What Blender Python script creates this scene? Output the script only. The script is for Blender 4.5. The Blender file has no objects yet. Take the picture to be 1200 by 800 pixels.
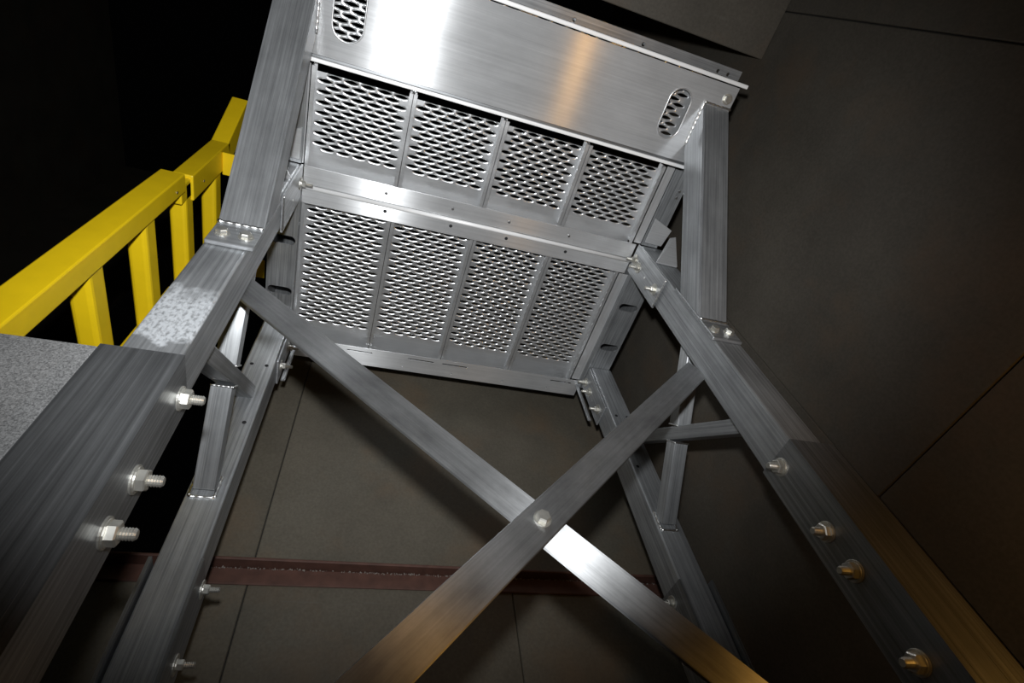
import bpy, bmesh, math, random
from mathutils import Matrix, Vector, noise
random.seed(7)
sc = bpy.context.scene
C = sc.collection

# ------------------------------------------------------------------ camera, world, lights, exposure
Z0 = 1.35                      # lens height above the floor; coordinates below are relative to the lens
F_PX = 613.53
R0 = Vector((0.9478915, -0.28722617, -0.13285005))
R1 = Vector((0.15998197, 0.79788389, -0.58061665))
R2 = Vector((0.27278512, 0.5299373, 0.80299699))
R2.normalize(); R0 = (R0 - R0.dot(R2) * R2).normalized(); R1 = R2.cross(R0)


def W(x, y, z):
    return Vector((x, y, z + Z0))


cd = bpy.data.cameras.new('camera')
cam = bpy.data.objects.new('camera', cd)
C.objects.link(cam)
cd.sensor_width = 36.0
cd.lens = F_PX / 1200 * 36
cd.clip_start = 0.02
rot = Matrix((R0, -R1, -R2)).transposed()
cam.matrix_world = Matrix.Translation(W(0, 0, 0)) @ rot.to_4x4()
sc.camera = cam

w = bpy.data.worlds.new('World')
sc.world = w
w.use_nodes = True
w.node_tree.nodes['Background'].inputs[0].default_value = (0.7, 0.72, 0.76, 1)
w.node_tree.nodes['Background'].inputs[1].default_value = 0.0005

# flash gun on the hot shoe, a hand's width above the lens
fl = bpy.data.lights.new('camera_flash', 'SPOT')
fl.energy = 136
fl.spot_size = math.radians(108)
fl.spot_blend = 1.0
fl.shadow_soft_size = 0.028
fl.color = (0.965, 0.985, 1.0)
flo = bpy.data.objects.new('camera_flash', fl)
C.objects.link(flo)
aim = R0 * ((505 - 600) / F_PX) + R1 * ((300 - 400) / F_PX) + R2     # the head is turned a little up and to the left
flo.matrix_world = Matrix.Translation(W(0, 0, 0) - R1 * 0.17) @ aim.to_track_quat('-Z', 'Y').to_matrix().to_4x4()

# warm work lamp standing low to the right of the photographer
wl = bpy.data.lights.new('work_lamp', 'POINT')
wl.energy = 3.7
wl.color = (1.0, 0.5, 0.1)
wl.shadow_soft_size = 0.04
wlo = bpy.data.objects.new('work_lamp', wl)
C.objects.link(wlo)
wlo.location = W(0.95, 0.0, 0.19)

vs = sc.view_settings
vs.view_transform = 'Standard'
vs.look = 'None'
vs.gamma = 1
vs.use_curve_mapping = False
vs.exposure = 0.15


# ------------------------------------------------------------------ materials
def nt(name):
    m = bpy.data.materials.new(name)
    m.use_nodes = True
    n = m.node_tree
    return m, n, n.nodes['Principled BSDF']


def N(n, t, **kw):
    x = n.nodes.new(t)
    for k, v in kw.items():
        setattr(x, k, v)
    return x


def mathn(n, op, a, b=None, clamp=False):
    x = N(n, 'ShaderNodeMath', operation=op)
    x.use_clamp = clamp
    for i, v in enumerate((a, b)):
        if v is None:
            continue
        if isinstance(v, (int, float)):
            x.inputs[i].default_value = v
        else:
            n.links.new(v, x.inputs[i])
    return x.outputs[0]


def objcoord(n, scale, loc=(0, 0, 0)):
    tc = N(n, 'ShaderNodeTexCoord')
    mp = N(n, 'ShaderNodeMapping')
    mp.inputs['Scale'].default_value = scale
    mp.inputs['Location'].default_value = loc
    n.links.new(tc.outputs['Object'], mp.inputs['Vector'])
    return mp.outputs[0]


def noise_tex(n, vec, scale, detail=3, rough=0.55):
    t = N(n, 'ShaderNodeTexNoise')
    t.inputs['Scale'].default_value = scale
    t.inputs['Detail'].default_value = detail
    t.inputs['Roughness'].default_value = rough
    n.links.new(vec, t.inputs['Vector'])
    return t.outputs['Fac']


def ramp(n, fac, stops):
    r = N(n, 'ShaderNodeValToRGB')
    e = r.color_ramp.elements
    while len(e) < len(stops):
        e.new(0.5)
    for el, (p, c) in zip(e, stops):
        el.position = p
        el.color = (c, c, c, 1) if isinstance(c, (int, float)) else (*c, 1)
    n.links.new(fac, r.inputs[0])
    return r.outputs[0]


def mixc(n, fac, a, b, blend='MIX'):
    x = N(n, 'ShaderNodeMix', data_type='RGBA', blend_type=blend)
    for s, v in ((x.inputs[0], fac), (x.inputs[6], a), (x.inputs[7], b)):
        if isinstance(v, (int, float)):
            s.default_value = v
        elif isinstance(v, tuple):
            s.default_value = (*v, 1)
        else:
            n.links.new(v, s)
    return x.outputs[2]


def aluminium(name, col=(0.74, 0.76, 0.78), rough=0.36, aniso=0.75, streak=0.35, blotch=0.25, stain=None, metal=0.68):
    """Brushed aluminium: the brush runs along the object's own X axis."""
    m, n, b = nt(name)
    st = noise_tex(n, objcoord(n, (1.6, 150, 150)), 1.0, 2)
    fine = noise_tex(n, objcoord(n, (5, 420, 420)), 1.0, 1)
    bl = noise_tex(n, objcoord(n, (5, 11, 11)), 1.0, 5, 0.65)
    s1 = ramp(n, st, [(0.25, 1 - streak), (0.75, 1.0)])
    s2 = ramp(n, fine, [(0.25, 1 - streak * 0.6), (0.8, 1.0)])
    s3 = ramp(n, bl, [(0.3, 1 - blotch), (0.7, 1.0)])
    c = mixc(n, 1.0, mixc(n, 1.0, s1, s2, 'MULTIPLY'), s3, 'MULTIPLY')
    c = mixc(n, 1.0, col, c, 'MULTIPLY')
    rv = 0.22 if rough > 0.31 else 0.04
    r = mathn(n, 'ADD', mathn(n, 'MULTIPLY', bl, rv), rough - rv / 2)
    if stain:
        x0, x1 = stain          # a chalky patch along the bar between x0 and x1
        tc = N(n, 'ShaderNodeTexCoord')
        sp = N(n, 'ShaderNodeSeparateXYZ')
        n.links.new(tc.outputs['Object'], sp.inputs[0])
        wob = mathn(n, 'MULTIPLY', mathn(n, 'SUBTRACT', noise_tex(n, objcoord(n, (22, 22, 22)), 1.0, 4), 0.5), 0.16)
        xx = mathn(n, 'ADD', sp.outputs[0], wob)
        a = mathn(n, 'MULTIPLY', mathn(n, 'SUBTRACT', xx, x0), 60, True)
        bb = mathn(n, 'MULTIPLY', mathn(n, 'SUBTRACT', x1, xx), 22, True)
        spk = ramp(n, noise_tex(n, objcoord(n, (95, 150, 150)), 1.0, 3), [(0.3, 0.15), (0.55, 1.0)])
        k = mathn(n, 'MULTIPLY', mathn(n, 'MULTIPLY', a, bb), spk)
        front = mathn(n, 'MULTIPLY', mathn(n, 'SUBTRACT', -0.046, sp.outputs[2]), 300, True)
        k = mathn(n, 'MULTIPLY', mathn(n, 'MULTIPLY', k, 0.7), front)
        c = mixc(n, k, c, (0.62, 0.65, 0.68))
        n.links.new(mathn(n, 'SUBTRACT', metal, mathn(n, 'MULTIPLY', k, 0.45)), b.inputs['Metallic'])
        r = mathn(n, 'ADD', r, mathn(n, 'MULTIPLY', k, 0.3))
    else:
        b.inputs['Metallic'].default_value = metal
    n.links.new(c, b.inputs['Base Color'])
    n.links.new(r, b.inputs['Roughness'])
    if aniso > 0:
        b.inputs['Anisotropic'].default_value = aniso
        vt = N(n, 'ShaderNodeVectorTransform', vector_type='VECTOR', convert_from='OBJECT', convert_to='WORLD')
        vt.inputs[0].default_value = (1, 0, 0)
        ge = N(n, 'ShaderNodeNewGeometry')
        cr = N(n, 'ShaderNodeVectorMath', operation='CROSS_PRODUCT')
        n.links.new(ge.outputs['Normal'], cr.inputs[0])
        n.links.new(vt.outputs[0], cr.inputs[1])
        n.links.new(cr.outputs[0], b.inputs['Tangent'])
    bu = N(n, 'ShaderNodeBump')
    bu.inputs['Strength'].default_value = 0.06 if aniso < 0.9 else 0.015
    bu.inputs['Distance'].default_value = 0.002
    n.links.new(st, bu.inputs['Height'])
    n.links.new(bu.outputs[0], b.inputs['Normal'])
    return m


def plain(name, col, rough=0.5, metal=0.0, var=0.2, scale=20, bump=0.0):
    m, n, b = nt(name)
    f = noise_tex(n, objcoord(n, (1, 1, 1)), scale, 4)
    c = mixc(n, 1.0, col, ramp(n, f, [(0.25, 1 - var), (0.75, 1.0)]), 'MULTIPLY')
    n.links.new(c, b.inputs['Base Color'])
    b.inputs['Roughness'].default_value = rough
    b.inputs['Metallic'].default_value = metal
    if bump:
        bu = N(n, 'ShaderNodeBump')
        bu.inputs['Strength'].default_value = bump
        bu.inputs['Distance'].default_value = 0.002
        n.links.new(f, bu.inputs['Height'])
        n.links.new(bu.outputs[0], b.inputs['Normal'])
    return m


def wall_mat(name, col, rough=0.62):
    """Dark mill-scaled steel plate with faint scuffs and rust bloom."""
    m, n, b = nt(name)
    v = objcoord(n, (1, 1, 1))
    big = noise_tex(n, v, 2.2, 5, 0.6)
    fine = noise_tex(n, v, 120, 2)
    rust = ramp(n, noise_tex(n, objcoord(n, (1, 1, 1), (4, 2, 7)), 3.1, 6, 0.65), [(0.5, 0.0), (0.72, 1.0)])
    c = mixc(n, 1.0, col, ramp(n, big, [(0.3, 0.72), (0.7, 1.1)]), 'MULTIPLY')
    c = mixc(n, 1.0, c, ramp(n, fine, [(0.3, 0.85), (0.7, 1.08)]), 'MULTIPLY')
    c = mixc(n, mathn(n, 'MULTIPLY', rust, 0.45), c, (col[0] * 1.35, col[1] * 0.98, col[2] * 0.72))
    sc_ = ramp(n, noise_tex(n, objcoord(n, (2.2, 9, 34)), 1.0, 3, 0.7), [(0.69, 0.0), (0.73, 1.0)])
    c = mixc(n, mathn(n, 'MULTIPLY', sc_, 0.25), c, (0.12, 0.115, 0.1))
    n.links.new(c, b.inputs['Base Color'])
    b.inputs['Roughness'].default_value = rough
    b.inputs['Metallic'].default_value = 0.0
    b.inputs['Specular IOR Level'].default_value = 0.35
    bu = N(n, 'ShaderNodeBump')
    bu.inputs['Strength'].default_value = 0.12
    bu.inputs['Distance'].default_value = 0.002
    n.links.new(fine, bu.inputs['Height'])
    n.links.new(bu.outputs[0], b.inputs['Normal'])
    return m


def galvanised(name):
    m, n, b = nt(name)
    v = objcoord(n, (1, 1, 1))
    f = noise_tex(n, v, 420, 2, 0.7)
    g = noise_tex(n, v, 9, 4)
    c = mixc(n, 1.0, ramp(n, f, [(0.3, 0.18), (0.7, 0.62)]), ramp(n, g, [(0.3, 0.75), (0.7, 1.0)]), 'MULTIPLY')
    n.links.new(c, b.inputs['Base Color'])
    b.inputs['Metallic'].default_value = 0.55
    b.inputs['Roughness'].default_value = 0.5
    bu = N(n, 'ShaderNodeBump')
    bu.inputs['Strength'].default_value = 0.35
    bu.inputs['Distance'].default_value = 0.001
    n.links.new(f, bu.inputs['Height'])
    n.links.new(bu.outputs[0], b.inputs['Normal'])
    return m


ALU = aluminium('brushed_aluminium', col=(0.64, 0.66, 0.68), rough=0.4, aniso=0.8, streak=0.45, blotch=0.35)
ALU_STAIN = aluminium('brushed_aluminium_chalky', col=(0.64, 0.66, 0.68), rough=0.4, aniso=0.8, streak=0.45, blotch=0.35, stain=(2.105, 2.30))
ALU_DARK = aluminium('weathered_aluminium', col=(0.46, 0.475, 0.49), rough=0.44, streak=0.5, blotch=0.3, metal=0.8)
ALU_PLATE = aluminium('polished_aluminium_plate', col=(0.8, 0.81, 0.82), rough=0.3, aniso=1.0, streak=0.14, blotch=0.18, metal=0.62)
ALU_DECK = aluminium('pressed_aluminium_deck', col=(0.8, 0.81, 0.82), rough=0.32, aniso=0.0, streak=0.1, blotch=0.15, metal=0.8)
ALU_BRACE = aluminium('drawn_aluminium_bar', col=(0.70, 0.71, 0.72), rough=0.52, aniso=1.0, streak=0.22, blotch=0.5, metal=0.9)
EDGE_GLINT = aluminium('aluminium_edge_glint', col=(0.95, 0.95, 0.95), rough=0.4, aniso=0.6, streak=0.1, blotch=0.1, metal=0.12)  # near-white, barely metallic: flash glint put into the colour of lips and ridge
ZINC = plain('zinc_plated_steel', (0.66, 0.65, 0.6), 0.42, 0.85, 0.3, 60)
WELD = plain('weld_bead', (0.85, 0.85, 0.84), 0.32, 1.0, 0.25, 150, 0.4)
YELLOW = plain('yellow_paint', (0.9, 0.62, 0.008), 0.42, 0.0, 0.12, 14)
GALV = galvanised('speckled_galvanised_sheet')
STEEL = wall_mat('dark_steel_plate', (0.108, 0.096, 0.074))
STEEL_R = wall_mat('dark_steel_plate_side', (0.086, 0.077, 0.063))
SEAM = plain('seam_shadow_gap', (0.02, 0.019, 0.017), 0.8, 0, 0.2)
PRIMER = plain('red_oxide_primer', (0.11, 0.05, 0.036), 0.6, 0.0, 0.45, 26, 0.2)
SPATTER = plain('weld_spatter', (0.35, 0.31, 0.28), 0.6, 0.2, 0.5, 200)
CONCRETE = plain('dusty_concrete', (0.09, 0.085, 0.08), 0.85, 0, 0.4, 5)
DARKHOLE = plain('dark_bore', (0.01, 0.01, 0.011), 0.7, 0, 0.1)

# ------------------------------------------------------------------ helpers
WM = {}


def link(name, me, mat, mw=None, parent=None):
    o = bpy.data.objects.new(name, me)
    C.objects.link(o)
    mw = mw or Matrix.Identity(4)
    if me is not None and mat is not None and not me.materials:
        me.materials.append(mat)
    if parent is not None:
        o.parent = parent
        o.matrix_basis = WM[parent.name].inverted() @ mw
    else:
        o.matrix_basis = mw
    WM[o.name] = mw.copy()
    return o


def tag(o, label, cat, group=None):
    o['label'] = label
    o['category'] = cat
    if group:
        o['group'] = group
    return o


def struct(o, label=None, cat=None):
    o['kind'] = 'structure'
    if label:
        o['label'] = label
        o['category'] = cat
    return o


def part_label(o, label):
    o['label'] = label
    return o


def mesh_from(bm, name, smooth=False):
    me = bpy.data.meshes.new(name)
    bm.normal_update()
    bm.to_mesh(me)
    bm.free()
    if smooth:
        for p in me.polygons:
            p.use_smooth = True
    return me


def box_bm(sx, sy, sz, bev=0.003, seg=2, center=(0, 0, 0)):
    bm = bmesh.new()
    bmesh.ops.create_cube(bm, size=1.0)
    for v in bm.verts:
        v.co = Vector((v.co.x * sx + center[0], v.co.y * sy + center[1], v.co.z * sz + center[2]))
    if bev > 0:
        bmesh.ops.bevel(bm, geom=list(bm.edges), offset=bev, segments=seg, affect='EDGES', profile=0.5)
    return bm


def frame(p0, p1, up):
    """Matrix with X from p0 to p1 and Z as near to `up` as it can be, origin at p0."""
    x = (p1 - p0).normalized()
    y = up.cross(x).normalized()
    z = x.cross(y)
    m = Matrix((x, y, z)).transposed().to_4x4()
    m.translation = p0
    return m


def bar(name, parent, p0, p1, w_, h_, mat, up=Vector((0, 0, 1)), bev=0.004, seg=2):
    """Solid-looking box tube from p0 to p1; w_ across local Y, h_ across local Z."""
    L = (p1 - p0).length
    me = mesh_from(box_bm(L, w_, h_, bev, seg, (L / 2, 0, 0)), name)
    return link(name, me, mat, frame(p0, p1, up), parent)


def abox(name, parent, x0, x1, y0, y1, z0, z1, mat, axis='x', bev=0.002, seg=1):
    """Axis-aligned box (lens-relative metres) whose local X (brush) runs along `axis`."""
    c = {'x': (x0 + x1) / 2, 'y': (y0 + y1) / 2, 'z': (z0 + z1) / 2}
    lo = {'x': x0, 'y': y0, 'z': z0}
    hi = {'x': x1, 'y': y1, 'z': z1}
    a = dict(c); b = dict(c)
    a[axis] = lo[axis]; b[axis] = hi[axis]
    p0, p1 = W(a['x'], a['y'], a['z']), W(b['x'], b['y'], b['z'])
    if axis == 'z':
        return bar(name, parent, p0, p1, abs(x1 - x0), abs(y1 - y0), mat, Vector((0, 1, 0)), bev, seg)
    if axis == 'x':
        return bar(name, parent, p0, p1, abs(y1 - y0), abs(z1 - z0), mat, Vector((0, 0, 1)), bev, seg)
    return bar(name, parent, p0, p1, abs(x1 - x0), abs(z1 - z0), mat, Vector((0, 0, 1)), bev, seg)


def extrude_profile(name, parent, prof, p0, p1, up, mat):
    """prof: closed list of (y, z) in the cross-section; extruded from p0 to p1."""
    L = (p1 - p0).length
    bm = bmesh.new()
    a = [bm.verts.new((0, y, z)) for y, z in prof]
    b = [bm.verts.new((L, y, z)) for y, z in prof]
    k = len(prof)
    for i in range(k):
        bm.faces.new((a[i], a[(i + 1) % k], b[(i + 1) % k], b[i]))
    bm.faces.new(a[::-1])
    bm.faces.new(b)
    bmesh.ops.recalc_face_normals(bm, faces=list(bm.faces))
    return link(name, mesh_from(bm, name), mat, frame(p0, p1, up), parent)


def plate(name, parent, pts, thick, mat, brush=Vector((1, 0, 0))):
    """Flat plate from corner points (lens-relative), given real thickness away from the viewer."""
    P = [W(*p) for p in pts]
    nrm = (P[1] - P[0]).cross(P[2] - P[0]).normalized()
    if nrm.dot(P[0] - W(0, 0, 0)) < 0:
        nrm = -nrm
    x = (brush - brush.dot(nrm) * nrm).normalized()
    m = Matrix((x, nrm.cross(x), nrm)).transposed().to_4x4()
    m.translation = P[0]
    inv = m.inverted()
    bm = bmesh.new()
    lo = [bm.verts.new(inv @ p) for p in P]
    hi = [bm.verts.new(inv @ (p + nrm * thick)) for p in P]
    k = len(P)
    bm.faces.new(lo)
    bm.faces.new(hi[::-1])
    for i in range(k):
        bm.faces.new((lo[i], lo[(i + 1) % k], hi[(i + 1) % k], hi[i]))
    bmesh.ops.recalc_face_normals(bm, faces=list(bm.faces))
    bmesh.ops.bevel(bm, geom=list(bm.edges), offset=min(0.0012, thick * 0.2), segments=1, affect='EDGES')
    return link(name, mesh_from(bm, name), mat, m, parent)


def slotted_plate(xs, ys, z0, z1, slots, seg=8):
    """Rectangle xs*ys with stadium holes (cx, cy, half_w, half_l along y), thickness z0..z1; returns bmesh."""
    from mathutils.geometry import delaunay_2d_cdt
    co, ed = [], []

    def loop(pts):
        i0 = len(co)
        co.extend(Vector(p) for p in pts)
        k = len(pts)
        ed.extend((i0 + i, i0 + (i + 1) % k) for i in range(k))
    loop([(xs[0], ys[0]), (xs[1], ys[0]), (xs[1], ys[1]), (xs[0], ys[1])])
    hl = []
    for cx, cy, hw, hl_, ax in slots:
        pts = []
        for s in (1, -1):
            for i in range(seg + 1):
                a = math.pi * i / seg + (0 if s == 1 else math.pi)
                u, v = hw * math.cos(a), s * (hl_ - hw) + hw * math.sin(a)
                pts.append((cx + u, cy + v) if ax == 'y' else (cx - v, cy + u))
        loop(pts)
        hl.append(pts)
    vv, ee, ff, *_ = delaunay_2d_cdt(co, ed, [], 0, 1e-6)

    def inside(p, poly):
        c = False
        for i in range(len(poly)):
            (x1, y1), (x2, y2) = poly[i], poly[i - 1]
            if (y1 > p.y) != (y2 > p.y) and p.x < (x2 - x1) * (p.y - y1) / (y2 - y1) + x1:
                c = not c
        return c
    bm = bmesh.new()
    lo = [bm.verts.new((v.x, v.y, z0)) for v in vv]
    hi = [bm.verts.new((v.x, v.y, z1)) for v in vv]
    for f in ff:
        c = sum((vv[i] for i in f), Vector((0, 0))) / len(f)
        if any(inside(c, h) for h in hl):
            continue
        if not (xs[0] < c.x < xs[1] and ys[0] < c.y < ys[1]):
            continue
        bm.faces.new([lo[i] for i in reversed(f)])
        bm.faces.new([hi[i] for i in f])
    cnt = {}
    for f in list(bm.faces):
        if f.verts[0].co.z == lo[0].co.z:
            for e in f.edges:
                cnt[e] = cnt.get(e, 0) + 1
    mp = dict(zip(lo, hi))
    for e, c in cnt.items():
        if c == 1:
            a, b = e.verts
            bm.faces.new((a, b, mp[b], mp[a]))
    bmesh.ops.delete(bm, geom=[v for v in bm.verts if not v.link_faces], context='VERTS')
    bmesh.ops.recalc_face_normals(bm, faces=list(bm.faces))
    return bm


def lathe_x(bm, rings, seg=20, hexa=False, rot0=0.0):
    """rings: (x, r) list along local X, closed at both ends."""
    prev = None
    for x, r in rings:
        k = 6 if hexa else seg
        ring = [bm.verts.new((x, r * math.cos(rot0 + 2 * math.pi * i / k), r * math.sin(rot0 + 2 * math.pi * i / k))) for i in range(k)]
        if prev is None:
            bm.faces.new(ring[::-1])
        else:
            for i in range(k):
                bm.faces.new((prev[i], prev[(i + 1) % k], ring[(i + 1) % k], ring[i]))
        prev = ring
    bm.faces.new(prev)


def stud_mesh(name, r=0.0085, nut_r=0.0165, stick=0.019):
    """washer, flanged hex nut and threaded end sticking out along +X"""
    bm = bmesh.new()
    lathe_x(bm, [(0, 0.021), (0.0025, 0.021), (0.003, 0.02)], 24)
    lathe_x(bm, [(0.003, nut_r * 1.12), (0.005, nut_r * 1.1)], 20)
    lathe_x(bm, [(0.005, nut_r), (0.015, nut_r), (0.0168, nut_r * 0.87)], hexa=True, rot0=0.3)
    rings = []
    x = 0.0165
    i = 0
    while x < 0.0165 + stick:
        rings.append((x, r * (1.0 if i % 2 else 0.86)))
        x += 0.0018
        i += 1
    rings.append((x, r * 0.7))
    lathe_x(bm, rings, 14)
    bmesh.ops.recalc_face_normals(bm, faces=list(bm.faces))
    return mesh_from(bm, name)


def head_mesh(name, r=0.0135):
    bm = bmesh.new()
    lathe_x(bm, [(0, r * 1.25), (0.0025, r * 1.25)], 22)
    lathe_x(bm, [(0.0025, r), (0.010, r), (0.0125, r * 0.84)], hexa=True, rot0=0.5)
    bmesh.ops.recalc_face_normals(bm, faces=list(bm.faces))
    return mesh_from(bm, name)


def hole_mesh(name, r=0.006):
    bm = bmesh.new()
    lathe_x(bm, [(0, r), (0.0008, r)], 16)
    bmesh.ops.recalc_face_normals(bm, faces=list(bm.faces))
    return mesh_from(bm, name)


STUD = stud_mesh('stud_bolt_mesh')
STUD_S = stud_mesh('small_stud_mesh', 0.006, 0.011, 0.02)
HEAD = head_mesh('hex_head_mesh')
HOLE = hole_mesh('drilled_hole_mesh')
SPOT = hole_mesh('bright_spot_mesh', 0.005)


def put(name, me, mat, parent, p, d, spin=0.0):
    d = Vector(d).normalized()
    up = Vector((0, 0, 1)) if abs(d.z) < 0.9 else Vector((0, 1, 0))
    m = frame(W(*p), W(*p) + d, up) @ Matrix.Rotation(spin, 4, 'X')
    return link(name, me, mat, m, parent)


def weld(name, parent, pts, r=0.0035, closed=False):
    """lumpy weld bead along a polyline (lens-relative points)"""
    P = [W(*p) for p in pts]
    if closed:
        P.append(P[0])
    bm = bmesh.new()
    for a, b in zip(P, P[1:]):
        L = (b - a).length
        k = max(2, int(L / (r * 1.3)))
        m = frame(a, b, Vector((0.31, 0.27, 0.91)))
        prev = None
        for i in range(k + 1):
            rr = r * (1.0 + 0.22 * math.sin(i * 2.1) + random.uniform(-.1, .1))
            ring = [bm.verts.new(m @ Vector((L * i / k, rr * math.cos(t * math.pi / 3), rr * math.sin(t * math.pi / 3)))) for t in range(6)]
            if prev:
                for t in range(6):
                    bm.faces.new((prev[t], prev[(t + 1) % 6], ring[(t + 1) % 6], ring[t]))
            else:
                bm.faces.new(ring[::-1])
            prev = ring
        bm.faces.new(prev)
    bmesh.ops.recalc_face_normals(bm, faces=list(bm.faces))
    inv = WM[parent.name].inverted()
    bm.transform(Matrix.Identity(4))
    return link(name, mesh_from(bm, name, True), WELD, Matrix.Identity(4), parent)


# ------------------------------------------------------------------ the setting
FZ = -Z0


def slab(name, x0, x1, y0, y1, z0, z1, mat, parent=None):
    me = mesh_from(box_bm(x1 - x0, y1 - y0, z1 - z0, 0.0025, 1), name)
    return link(name, me, mat, Matrix.Translation(W((x0 + x1) / 2, (y0 + y1) / 2, (z0 + z1) / 2)), parent)


struct(slab('floor', -4.2, 1.5, -2.5, 4.2, FZ - 0.1, FZ, CONCRETE))
YB, XR = 1.58, 1.33
# back wall: full height to the right, only waist-high to the left of the opening
wb = struct(slab('wall_back', -0.43, XR + 0.1, YB + 0.012, YB + 0.06, 0.93, 4.3, SEAM))
for (x0, x1) in ((-0.43, -0.2015), (-0.1985, XR)):
    slab('wall_panel', x0, x1, YB, YB + 0.012, 0.935, 4.3, STEEL, wb)
wb2 = struct(slab('wall_low', -2.6, XR + 0.1, YB + 0.012, YB + 0.06, FZ, 0.93, SEAM))
for (x0, x1) in ((-2.6, -1.2), (-1.195, -0.2015), (-0.1985, 0.605), (0.607, XR)):
    slab('wall_panel', x0, x1, YB, YB + 0.012, FZ, 0.93, STEEL, wb2)
# right wall
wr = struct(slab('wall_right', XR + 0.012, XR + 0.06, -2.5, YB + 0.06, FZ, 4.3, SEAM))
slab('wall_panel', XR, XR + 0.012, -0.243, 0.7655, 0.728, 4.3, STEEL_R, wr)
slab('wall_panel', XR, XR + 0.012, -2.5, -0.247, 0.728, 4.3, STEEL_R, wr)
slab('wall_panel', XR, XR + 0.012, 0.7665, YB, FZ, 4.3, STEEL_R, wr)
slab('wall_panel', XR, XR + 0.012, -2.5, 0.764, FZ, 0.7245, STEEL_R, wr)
for z in (0.70, 0.615, 0.53, 0.44, 0.35):
    put('rivet', HOLE, DARKHOLE, wr, (XR - 0.0015, 0.782, z), (-1, 0, 0))
struct(slab('wall_left', -4.0, -3.95, -2.5, 4.2, FZ, 9.0, STEEL))
struct(slab('wall_far', -4.0, -2.6, 3.9, 3.95, FZ, 9.0, STEEL))
# soffit plate over the right-hand corner
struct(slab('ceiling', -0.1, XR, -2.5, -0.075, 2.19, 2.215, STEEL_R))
# brown primed steel channel welded along the back wall
tr = struct(slab('trim_1', -2.5, XR - 0.01, YB - 0.008, YB, 0.904, 0.9545, PRIMER))
slab('outstanding_leg', -2.5, XR - 0.01, YB - 0.05, YB, 0.9548, 0.9635, PRIMER, tr)
bm = bmesh.new()
for i in range(420):
    x = random.uniform(-0.45, 1.25)
    r = random.uniform(0.0008, 0.0026)
    bmesh.ops.create_icosphere(bm, subdivisions=1, radius=r, matrix=Matrix.Translation((x, random.gauss(0, 0.0012), random.gauss(0, 0.0016))))
sp = link('weld_spatter', mesh_from(bm, 'weld_spatter'), SPATTER, Matrix.Translation(W(0, YB - 0.011, 0.951)), tr)
sp['kind'] = 'stuff'

# ------------------------------------------------------------------ the aluminium access platform
plat = bpy.data.objects.new('access_platform', None)
C.objects.link(plat)
plat.location = W(0.344, 0.98, FZ)
WM[plat.name] = Matrix.Translation(plat.location)
tag(plat, 'tall bare aluminium access platform with perforated deck, four legs and flat cross braces', 'platform')

ZT = 1.745                        # top of legs / underside of side beams
# ---- legs
legs = {}
LEG = {'fl': (-0.365, -0.276, 0.630, 0.737, ALU_STAIN), 'fr': (0.962, 1.060, 0.630, 0.737, ALU),
       'rl': (-0.352, -0.262, 1.215, 1.325, ALU), 'rr': (0.983, 1.078, 1.215, 1.315, ALU)}
for k, (x0, x1, y0, y1, mat) in LEG.items():
    legs[k] = abox('leg', plat, x0, x1, y0, y1, FZ + 0.012, ZT if k[0] == 'r' else 1.772, mat, 'z', 0.006, 3)
    abox('foot_plate', legs[k], x0 - 0.02, x1 + 0.02, y0 - 0.02, y1 + 0.02, FZ, FZ + 0.012, ALU_DARK, 'x')
part_label(legs['fl'], 'front leg with a chalky white stain above its sleeve')

# ---- lower leg sleeves (channels bolted round the legs)
T = 0.007


def sleeve(x0, x1, yw, yo, ztop, parent, mat):
    """U channel: web at y = yw, flanges running to y = yo"""
    s = 1 if yo > yw else -1
    yw2 = yw + s * T
    prof = [(x0, yw), (x1, yw), (x1, yo), (x1 - T, yo), (x1 - T, yw2), (x0 + T, yw2), (x0 + T, yo), (x0, yo)]
    p0, p1 = W(0, 0, FZ + 0.02), W(0, 0, ztop)
    # frame(up=+Y): local X = +Z, local Y = up x X = Y x Z = +X, local Z = Z x X = +Y
    o = extrude_profile('leg_sleeve', parent, prof, p0, p1, Vector((0, 1, 0)), mat)
    return o


sfl = sleeve(-0.387, -0.2685, 0.621, 0.734, 0.741, plat, ALU_DARK)
sfr = sleeve(0.952, 1.077, 0.621, 0.734, 0.738, plat, ALU_DARK)
srl = sleeve(-0.3645, -0.2545, 1.338, 1.203, 0.748, plat, ALU_DARK)
srr = sleeve(0.9745, 1.0905, 1.330, 1.203, 0.748, plat, ALU_DARK)
for sl_, xl in ((sfl, -0.3335), (sfl, -0.2865), (sfr, 1.024), (sfr, 0.9685)):
    abox('extruded_line', sl_, xl - 0.0008, xl + 0.0008, 0.6204, 0.6209, FZ + 0.03, 0.738, ALU_DARK, 'z', 0.0)
for i, z in enumerate((0.712, 0.543, 0.458, 0.297)):
    if i < 3:
        put('bolt', STUD, ZINC, sfl, (-0.2685, 0.690, z), (1, 0, 0), 0.4 * i)
    put('bolt', STUD, ZINC, sfr, (0.952, 0.684, z - 0.002), (-1, 0, 0), 0.7 * i)
for z in (0.745 - 0.01, 0.575, 0.49):
    put('bolt', STUD_S, ZINC, srl, (-0.2545, 1.285, z - 0.012), (1, 0, 0))
    put('bolt', STUD_S, ZINC, srr, (0.9745, 1.275, z - 0.02), (-1, 0, 0))

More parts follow.
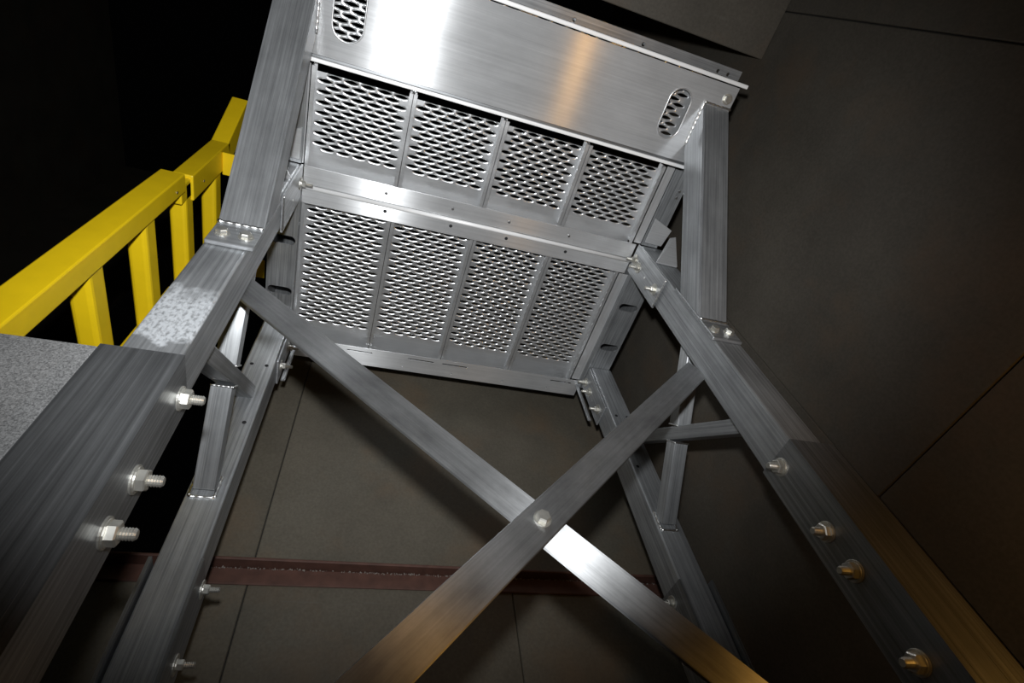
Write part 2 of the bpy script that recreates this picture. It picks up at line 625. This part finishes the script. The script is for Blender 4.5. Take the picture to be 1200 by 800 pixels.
# ---- knee braces carrying the front edge of the deck
ZP = 1.78                        # underside of the front beam
kn = {}
for side, x0, x1 in (('l', -0.362, -0.262), ('r', 0.956, 1.056)):
    yb, zb, yt, zt = 0.62, 1.232, 0.105, 1.779      # front-face line, bottom and top
    d = Vector((0, yt - yb, zt - zb)).normalized()
    th = 0.106
    n = Vector((0, d.z, -d.y))                       # into the tube, away from the camera side
    # side outline in (y, z): mitred at both ends
    ytr = yt + th / abs(n.y) * 1.0 * abs(1) if False else None
    # rear line = front line + th*n ; find its crossing with z = zt and with y = 0.62
    q = Vector((0, yb, zb)) + n * th
    s_top = (zt - q.z) / d.z
    q_top = q + d * s_top
    s_bot = (yb - q.y) / d.y
    q_bot = q + d * s_bot
    pts = [(yb, zb), (yt, zt), (q_top.y, zt), (yb, q_bot.z)]
    P0 = W(0, yb, zb)
    m = frame(P0, P0 + d, Vector((1, 0, 0)))         # local X along the tube, local Z = +X world
    inv = m.inverted()
    bm = bmesh.new()
    A = [bm.verts.new(inv @ W(x0, y, z)) for y, z in pts]
    B = [bm.verts.new(inv @ W(x1, y, z)) for y, z in pts]
    bm.faces.new(A); bm.faces.new(B[::-1])
    for i in range(4):
        bm.faces.new((A[i], A[(i + 1) % 4], B[(i + 1) % 4], B[i]))
    bmesh.ops.recalc_face_normals(bm, faces=list(bm.faces))
    bmesh.ops.bevel(bm, geom=list(bm.edges), offset=0.004, segments=2, affect='EDGES')
    kn[side] = link('knee_brace', mesh_from(bm, 'knee_brace'), ALU, m, plat)
    bp_ = abox('base_plate', kn[side], x0, x1, 0.619, 0.629, 1.135, 1.42, ALU, 'x', 0.0015)
    for bx in (x0 + 0.024, x1 - 0.026):
        put('bolt', HEAD, ZINC, bp_ if False else kn[side], (bx, 0.619, 1.178), (0, -1, 0), bx * 9)
    weld('weld_bead', kn[side], [(x0, 0.617, 1.231), (x1, 0.617, 1.231)], 0.0045)
    weld('weld_bead', kn[side], [(x0, yt - 0.003, zt - 0.003), (x1, yt - 0.003, zt - 0.003)], 0.004)
    xi = x1 if side == 'l' else x0
    weld('weld_bead', kn[side], [(xi, yt, zt - 0.003), (xi, q_top.y, zt - 0.003)], 0.004)

# ---- flat X braces between the front legs
cx, cz = 0.355, 0.556
ang = math.radians(43.4)
dx, dz = math.cos(ang), math.sin(ang)


def brace(y0, y1, s, xa, xb, wd):
    p0 = W(xa, (y0 + y1) / 2, cz + s * (xa - cx) * dz / dx)
    p1 = W(xb, (y0 + y1) / 2, cz + s * (xb - cx) * dz / dx)
    return bar('cross_brace', plat, p0, p1, wd, y1 - y0, ALU_BRACE, Vector((0, 1, 0)), 0.0015, 1)


b1 = brace(0.7385, 0.7475, -1, -0.315, 1.02, 0.071)
b2 = brace(0.7285, 0.7375, 1, -0.255, 0.962, 0.068)
put('bolt', HEAD, ZINC, b2, (cx, 0.7285, cz), (0, -1, 0), 0.2)

# ---- X bracing tubes in each side frame
for side, xc, xi in (('l', -0.314, -0.289), ('r', 1.022, 0.997)):
    S = 0.05
    t1a, t1b = (0.737, 0.905), (1.215, 1.318)
    t2a, t2b = (1.215, 0.950), (0.737, 1.290)
    tube1 = bar('side_brace', plat, W(xc, *t1a), W(xc, *t1b), S, 0.042, ALU, Vector((0, 0, 1)), 0.003)
    # second tube is cut where it meets the first
    u = Vector((t2b[0] - t2a[0], t2b[1] - t2a[1]))
    d1 = Vector((t1b[0] - t1a[0], t1b[1] - t1a[1])).normalized()
    nn = Vector((-d1.y, d1.x))
    off = lambda t: (Vector(t2a) + u * t - Vector(t1a)).dot(nn)
    tc_ = off(0) / (off(0) - off(1))
    dt = 0.026 / abs(off(1) - off(0))
    for ta, tb in ((0.0, tc_ - dt), (tc_ + dt, 1.0)):
        a = Vector(t2a) + u * ta
        b = Vector(t2a) + u * tb
        seg = bar('side_brace', plat, W(xc, *a), W(xc, *b), S, 0.046, ALU, Vector((0, 0, 1)), 0.003)
        for (e, is_leg) in ((a, ta == 0.0), (b, tb == 1.0)):
            if is_leg and tb == 1.0:
                continue
            if is_leg:
                y = 1.213
                zb_, zt_ = e.y - 0.028, e.y + 0.034
                weld('weld_bead', seg, [(xc - S / 2 - .004, y, zt_), (xc - S / 2 - .004, y, zb_ - .004), (xc + S / 2 + .004, y, zb_ - .004), (xc + S / 2 + .004, y, zt_)], 0.0045)
            else:
                un = u.normalized()
                pn = Vector((un.y, -un.x))
                if pn.x > 0:
                    pn = -pn
                f0 = e + pn * 0.025
                f1 = e - pn * 0.02
                sg = -1 if side == 'r' else 1
                weld('weld_bead', seg, [(xc + sg * (S / 2 + .002), f1.x, f1.y), (xc + sg * (S / 2 + .002), f0.x, f0.y), (xc - sg * S / 2, f0.x, f0.y)], 0.0025)

# ---- side beams from front leg back to rear leg, with oblong slots underneath
for side, (fx0, fx1, rx0, rx1) in (('l', (-0.365, -0.272, -0.352, -0.258)), ('r', (0.960, 1.060, 0.979, 1.078))):
    x0, x1 = (fx0 + rx0) / 2, (fx1 + rx1) / 2
    y0, y1 = 0.742, 1.338
    cxs = (x0 + x1) / 2
    slots = [(cxs, 0.895, 0.0165, 0.041, 'x'), (cxs, 1.10, 0.0165, 0.041, 'x')]
    bm = slotted_plate((x0, x1), (y0, y1), ZT, ZT + 0.006, slots)
    m = Matrix.Translation(W(cxs, 0, 0)) @ Matrix.Rotation(math.pi / 2, 4, 'Z')   # local X = world Y
    bm.transform(Matrix.Rotation(-math.pi / 2, 4, 'Z') @ Matrix.Translation((-cxs, 0, 0)))
    sb = link('side_beam', mesh_from(bm, 'side_beam'), ALU, m, plat)
    abox('beam_web', sb, x0, x0 + 0.006, y0, y1, ZT + 0.006, ZT + 0.14, ALU, 'y', 0.001)
    abox('beam_web', sb, x1 - 0.006, x1, y0, y1, ZT + 0.006, ZT + 0.14, ALU, 'y', 0.001)
    abox('beam_top', sb, x0, x1, y0, y1, ZT + 0.14, ZT + 0.146, ALU, 'y', 0.001)

# ---- front continuation of the side rails, gussets and leg-head plates
for side in ('l', 'r'):
    mx = (lambda x: 0.688 - x) if side == 'l' else (lambda x: x)
    rg = lambda a, b: tuple(sorted((mx(a), mx(b))))
    xa, xb = rg(0.962, 1.030)
    fr_ = abox('side_rail', plat, xa, xb, 0.33, 0.628, 1.768, 1.774, ALU, 'y', 0.001)
    xa, xb = rg(1.024, 1.030)
    abox('rail_web', fr_, xa, xb, 0.33, 0.628, 1.774, 1.85, ALU, 'y', 0.001)
    for yy in (0.40, 0.425):
        put('bolt_hole', SPOT, WELD, fr_, (mx(1.012), yy, 1.767), (0, 0, -1))
    plate('gusset', plat, [(mx(0.966), 0.612, 1.755), (mx(0.966), 0.514, 1.758), (mx(1.050), 0.544, 1.758), (mx(1.036), 0.612, 1.755)], 0.006, ALU_PLATE)
    plate('gusset', plat, [(mx(0.962), 0.622, 1.612), (mx(1.050), 0.622, 1.612), (mx(1.066), 0.556, 1.738), (mx(1.045), 0.565, 1.738)], 0.007, ALU_PLATE)
    # bolted head plate on the inner face of the front leg
    xa, xb = rg(0.9545, 0.9615)
    if side == 'l':
        xa, xb = -0.2755, -0.2685
    hp = abox('head_plate', plat, xa, xb, 0.630, 0.745, 1.49, 1.774, ALU, 'z', 0.0012)
    xs = xb if side == 'l' else xa
    sx = 1 if side == 'l' else -1
    for (yy, zz) in ((0.685, 1.745), (0.695, 1.70), (0.692, 1.53))[:1 if side == 'l' else 3]:
        put('bolt', STUD_S, ZINC, hp, (xs, yy, zz), (sx, 0, 0), zz * 7)
    put('bolt_hole', SPOT, WELD, hp, (xs + sx * 0.0005, 0.696, 1.624), (sx, 0, 0))
    weld('weld_bead', hp, [(xs, 0.632, 1.488), (xs, 0.735, 1.488)], 0.003)
    # the same on the rear leg, with a rounded tab hanging behind it
    xa, xb = (0.9755, 0.9825) if side == 'r' else (-0.2615, -0.2545)
    hp = abox('head_plate', plat, xa, xb, 1.222, 1.322, 1.49, 1.742, ALU, 'z', 0.0012)
    xs = xb if side == 'l' else xa
    for (yy, zz) in ((1.285, 1.72), (1.285, 1.655), (1.275, 1.535)):
        put('bolt', STUD_S, ZINC, hp, (xs, yy, zz), (sx, 0, 0), zz * 7)
    put('bolt_hole', SPOT, WELD, hp, (xs + sx * 0.0005, 1.29, 1.605), (sx, 0, 0))
    xa, xb = (0.958, 0.974) if side == 'r' else (-0.254, -0.238)
    abox('tab', plat, xa, xb, 1.338, 1.346, 1.535, 1.775, ALU, 'z', 0.003, 2)
for (x, z, k) in ((-0.330, 1.452, 'rl'), (-0.285, 1.452, 'rl'), (-0.285, 1.186, 'rl'), (1.005, 1.44, 'rr'), (1.053, 1.44, 'rr'), (1.005, 1.18, 'rr')):
    put('bolt_hole', HOLE, DARKHOLE, legs[k], (x, 1.2147, z), (0, -1, 0))

# ---- mid beam: two channels back to back
mid = abox('mid_beam', plat, -0.268, 0.952, 0.637, 0.6985, 1.783, 1.789, ALU_PLATE, 'x', 0.0015)
abox('beam_web', mid, -0.268, 0.952, 0.6925, 0.6985, 1.789, 1.84, ALU_PLATE, 'x', 0.001)
mid2 = abox('mid_beam', plat, -0.268, 0.952, 0.7005, 0.762, 1.776, 1.782, ALU_PLATE, 'x', 0.0025, 3)
abox('beam_web', mid2, -0.268, 0.952, 0.7005, 0.7065, 1.782, 1.84, ALU_PLATE, 'x', 0.001)
bm = bmesh.new()
lathe_x(bm, [(0, 0.0075), (1.22, 0.0075)], 14)
bmesh.ops.recalc_face_normals(bm, faces=list(bm.faces))
link('rolled_edge', mesh_from(bm, 'rolled_edge', True), EDGE_GLINT, Matrix.Translation(W(-0.268, 0.7055, 1.7785)), mid2)
for x in (0.005, 0.237, 0.446, 0.683):
    put('bolt_hole', HOLE, DARKHOLE, mid2, (x, 0.727, 1.7757), (0, 0, -1))
    put('plug_weld', SPOT, WELD, mid, (x - 0.006, 0.666, 1.7827), (0, 0, -1))
for xw in (-0.25, 0.905):
    pass

# ---- rear end channel with thin slots
bm = slotted_plate((-0.262, 0.975), (1.318, 1.405), 1.768, 1.7695,
                   [(0.25, 1.338, 0.0028, 0.055, 'x'), (0.395, 1.338, 0.0028, 0.055, 'x'), (0.885, 1.338, 0.0028, 0.052, 'x'), (0.0, 1.338, 0.0028, 0.05, 'x')]
                   + [(x, 1.383, 0.004, 0.0042, 'x') for x in (0.18, 0.39, 0.62, 0.83)], 5)
rc = link('end_channel', mesh_from(bm, 'end_channel'), ALU_PLATE, Matrix.Translation(W(0, 0, 0)), plat)
abox('channel_web', rc, -0.262, 0.975, 1.399, 1.405, 1.774, 1.85, ALU_PLATE, 'x', 0.001)

# ---- front beam: wide smooth plate with two hand slots, folded lips, drilled flange
fx0, fx1 = -0.366, 1.056
bm = slotted_plate((fx0, fx1), (0.034, 0.303), ZP, ZP + 0.005, [(-0.180, 0.165, 0.044, 0.086, 'y'), (0.873, 0.165, 0.040, 0.080, 'y')], 14)
fb = link('front_beam', mesh_from(bm, 'front_beam'), ALU_PLATE, Matrix.Translation(W(0, 0, 0)), plat)
part_label(fb, 'wide shiny plate with two oblong hand slots')
# stepped rear lip: recessed groove, then a folded bright edge
abox('groove', fb, fx0, fx1, 0.3035, 0.3125, 1.788, 1.793, ALU_DARK, 'x', 0.0005)
abox('folded_lip', fb, fx0, fx1, 0.313, 0.3245, 1.777, 1.793, EDGE_GLINT, 'x', 0.003, 3)
for (hx_, hw_, hl2) in ((-0.180, 0.044, 0.086), (0.873, 0.040, 0.080)):
    bm = bmesh.new()
    path = []
    for s_ in (1, -1):
        for i in range(15):
            a = math.pi * i / 14 + (0 if s_ == 1 else math.pi)
            path.append((Vector((math.cos(a), math.sin(a), 0)), Vector((hx_, 0.165 + s_ * (hl2 - hw_), 0)) + hw_ * Vector((math.cos(a), math.sin(a), 0))))
    rings = []
    for nrm_, c_ in path:
        rings.append([bm.verts.new(c_ + nrm_ * (0.003 * math.cos(t * math.pi / 4)) + Vector((0, 0, ZP + 0.001 + 0.0034 * math.sin(t * math.pi / 4)))) for t in range(8)])
    for i in range(len(rings)):
        a_, b_ = rings[i], rings[(i + 1) % len(rings)]
        for t in range(8):
            bm.faces.new((a_[t], a_[(t + 1) % 8], b_[(t + 1) % 8], b_[t]))
    bmesh.ops.recalc_face_normals(bm, faces=list(bm.faces))
    link('slot_rim', mesh_from(bm, 'slot_rim', True), ALU_DECK, Matrix.Translation(W(0, 0, 0)), fb)
abox('lip_bar', fb, fx0, fx1 + 0.022, 0.018, 0.030, 1.772, 1.790, EDGE_GLINT, 'x', 0.002)
bm = slotted_plate((fx0, fx1 - 0.012), (-0.012, 0.017), 1.792, 1.798,
                   [(x, 0.0085, 0.0062, 0.0064, 'x') for x in (-0.02, 0.215, 0.450, 0.685, 0.961, 1.0)], 6)
link('drilled_flange', mesh_from(bm, 'drilled_flange'), ALU, Matrix.Translation(W(0, 0, 0)), fb)
put('bolt', HEAD, WELD, fb, (1.03, 0.075, ZP), (0, 0, -1))

# ---- deck planks: pressed open-strand tread with folded side flanges
PITCH = 0.2997
XM = 0.0313 - PITCH / 2          # centre line of the first plank
ZD = 1.822                       # underside of the tread


def tread_mesh(y0, y1, plain0, plain1):
    """pressed tread: staggered rows of lens-shaped openings with dimpled, turned-up edges; plain margins all round"""
    p, d = 0.0505, 0.0158
    a, b, up = 0.0224, 0.0050, 0.0036
    hx = p * 2.75
    m = 10
    V, F = [], []

    def cell(cx, cy):
        base = len(V)
        fr = (0.0, 0.3, 0.65, 1.0)
        for sgn in (1, -1):
            for i in range(m + 1):
                u = math.cos(math.pi * i / m)                # +1 .. -1
                lx, ly = a * u, sgn * b * (1 - u * u)
                bx, by = (p / 2) * u, sgn * d / 2
                for f in fr:
                    lift = up * (1 - u * u) ** 0.8 * (1 - f) ** 1.5 - 0.0004 * math.sin(math.pi * f)
                    V.append((cx + lx + (bx - lx) * f, cy + ly + (by - ly) * f, lift))
        k = len(fr)
        for sg in (0, 1):
            o = base + sg * (m + 1) * k
            for i in range(m):
                for j in range(k - 1):
                    q = (o + i * k + j, o + i * k + j + 1, o + (i + 1) * k + j + 1, o + (i + 1) * k + j)
                    F.append(q if sg else q[::-1])
        o2 = base + (m + 1) * k
        for i in (0, m):                                     # close the knot beyond each tip
            for j in range(k - 1):
                q = (base + i * k + j, base + i * k + j + 1, o2 + i * k + j + 1, o2 + i * k + j)
                F.append(q if i == 0 else q[::-1])
    r = 0
    y = y0 + d / 2
    while y <= y1 - d / 2:
        if not 0.318 < y < 0.349:        # rows left out: dark shade behind the front beam, made as an opening
            off = 0 if r % 2 else p / 2
            for i in range(5):
                cell(-hx + off + p / 2 + p * i, y)
            bq = len(V)
            xa, xb = (hx - p / 2, hx) if r % 2 else (-hx, -hx + p / 2)
            V.extend([(xa, y - d / 2, 0), (xb, y - d / 2, 0), (xb, y + d / 2, 0), (xa, y + d / 2, 0)])
            F.append((bq + 3, bq + 2, bq + 1, bq))
        y += d
        r += 1
    yend = y - d / 2
    nf = len(F)

    def quad(xa, xb, ya, yb, z=0.0, t=0.003):
        b_ = len(V)
        V.extend([(xa, ya, z), (xb, ya, z), (xb, yb, z), (xa, yb, z), (xa, ya, z + t), (xb, ya, z + t), (xb, yb, z + t), (xa, yb, z + t)])
        F.extend([(b_ + 3, b_ + 2, b_ + 1, b_), (b_ + 4, b_ + 5, b_ + 6, b_ + 7), (b_, b_ + 1, b_ + 5, b_ + 4), (b_ + 1, b_ + 2, b_ + 6, b_ + 5), (b_ + 2, b_ + 3, b_ + 7, b_ + 6), (b_ + 3, b_, b_ + 4, b_ + 7)])
    hw = PITCH / 2 - 0.001
    quad(-hw, -hx, plain0, plain1)
    quad(hx, hw, plain0, plain1)
    quad(-hx, hx, plain0, y0 if y0 < 0.5 else 0.745)
    quad(-hx, hx, yend, plain1)
    me = bpy.data.meshes.new('deck_plank')
    me.from_pydata(V, [], F)
    me.update()
    for pl in me.polygons:
        pl.use_smooth = pl.index < nf
    return me


def flange_mesh(L, s):
    """folded plank edge: 38 mm leg with a 10 mm return lip turned inwards"""
    prof = [(0, 0), (0.003, 0), (0.003, -0.036), (0.0115, -0.036), (0.0115, -0.039), (0, -0.039)]
    prof = [(s * a, b) for a, b in prof]
    bm = bmesh.new()
    A = [bm.verts.new((a, 0, b)) for a, b in prof]
    B = [bm.verts.new((a, L, b)) for a, b in prof]
    for i in range(6):
        bm.faces.new((A[i], A[(i + 1) % 6], B[(i + 1) % 6], B[i]))
    bm.faces.new(A[::-1]); bm.faces.new(B)
    bmesh.ops.recalc_face_normals(bm, faces=list(bm.faces))
    return mesh_from(bm, 'side_flange')


for (y0, y1, pa, pb) in ((0.006, 0.597, 0.003, 0.69), (0.776, 1.275, 0.712, 1.362)):
    me = tread_mesh(y0, y1, pa, pb)
    fa, fb_ = pa + 0.0, (0.636 if pb < 1 else 1.352)
    fa = 0.764 if pa > 0.5 else 0.335
    ml, mr = flange_mesh(fb_ - fa, 1), flange_mesh(fb_ - fa, -1)
    for i in range(4):
        xc = XM + PITCH * i
        o = link('deck_plank', me, ALU_DECK, Matrix.Translation(W(xc, 0, ZD)), plat)
        hw = PITCH / 2 - 0.001
        link('side_flange', ml, ALU_DECK, Matrix.Translation(W(xc - hw, fa, ZD)), o)
        link('side_flange', mr, ALU_DECK, Matrix.Translation(W(xc + hw, fa, ZD)), o)
# side closing angles between outer planks and legs
for side in ('l', 'r'):
    for ya, yb_, xo in ((0.33, 0.628, 0.9615), (0.766, 1.317, 0.970)):
        x0, x1 = (0.9325, xo) if side == 'r' else (-0.2745, -0.2695)
        abox('edge_angle', plat, x0, x1, ya, yb_, 1.776, 1.782, ALU_PLATE, 'y', 0.001)
# ------------------------------------------------------------------ speckled sheet panel beside the left leg
pn = abox('metal_panel', None, -1.25, -0.399, 0.640, 0.652, FZ, 0.757, GALV, 'x', 0.002)
tag(pn, 'speckled grey galvanised sheet panel standing against the left front leg', 'panel')

# ------------------------------------------------------------------ yellow ladder
lad = bpy.data.objects.new('yellow_ladder', None)
C.objects.link(lad)
lad.location = W(-0.63, 0.98, FZ)
WM[lad.name] = Matrix.Translation(lad.location)
tag(lad, 'yellow painted fixed ladder with jointed rails behind the left leg', 'ladder')


def rail(y0, y1, x0, x1, za, zb, lean=0.0, name='rail'):
    yc = (y0 + y1) / 2
    p0 = W((x0 + x1) / 2, yc + lean * (za - 1.4), za)
    p1 = W((x0 + x1) / 2, yc + lean * (zb - 1.4), zb)
    return bar(name, lad, p0, p1, x1 - x0, y1 - y0, YELLOW, Vector((0, 1, 0)), 0.004)


for yy in (0.0, 0.42):
    r1 = rail(0.728 + yy, 0.786 + yy, -0.668, -0.600, FZ, 1.735, 0.02)
    r2 = rail(0.764 + yy, 0.850 + yy, -0.660, -0.600, 1.80, 2.20, 0.0)
    sl = rail(0.775 + yy, 0.835 + yy, -0.652, -0.608, 1.72, 1.82, 0.0, 'joint_sleeve')
    top = bar('rail', lad, W(-0.63, 0.805 + yy, 2.19), W(-0.63, 0.70 + yy, 2.46), 0.06, 0.085, YELLOW, Vector((0, 1, 0)), 0.004)
    put('pin_hole', SPOT, WELD, r1, (-0.5995, 0.770 + yy, 1.665), (1, 0, 0))
    put('pin_hole', SPOT, WELD, r2, (-0.5995, 0.815 + yy, 1.90), (1, 0, 0))
    abox('bracket', r2, -0.600, -0.44, 0.775 + yy, 0.86 + yy, 2.10, 2.108, YELLOW, 'x')
z = -0.868
while z < 2.2:
    bar('rung', lad, W(-0.634, 0.775 + 0.02 * (z - 1.4) * (z < 1.7), z), W(-0.634, 1.17, z), 0.052, 0.07, YELLOW, Vector((0, 0, 1)), 0.012, 3)
    z += 0.295
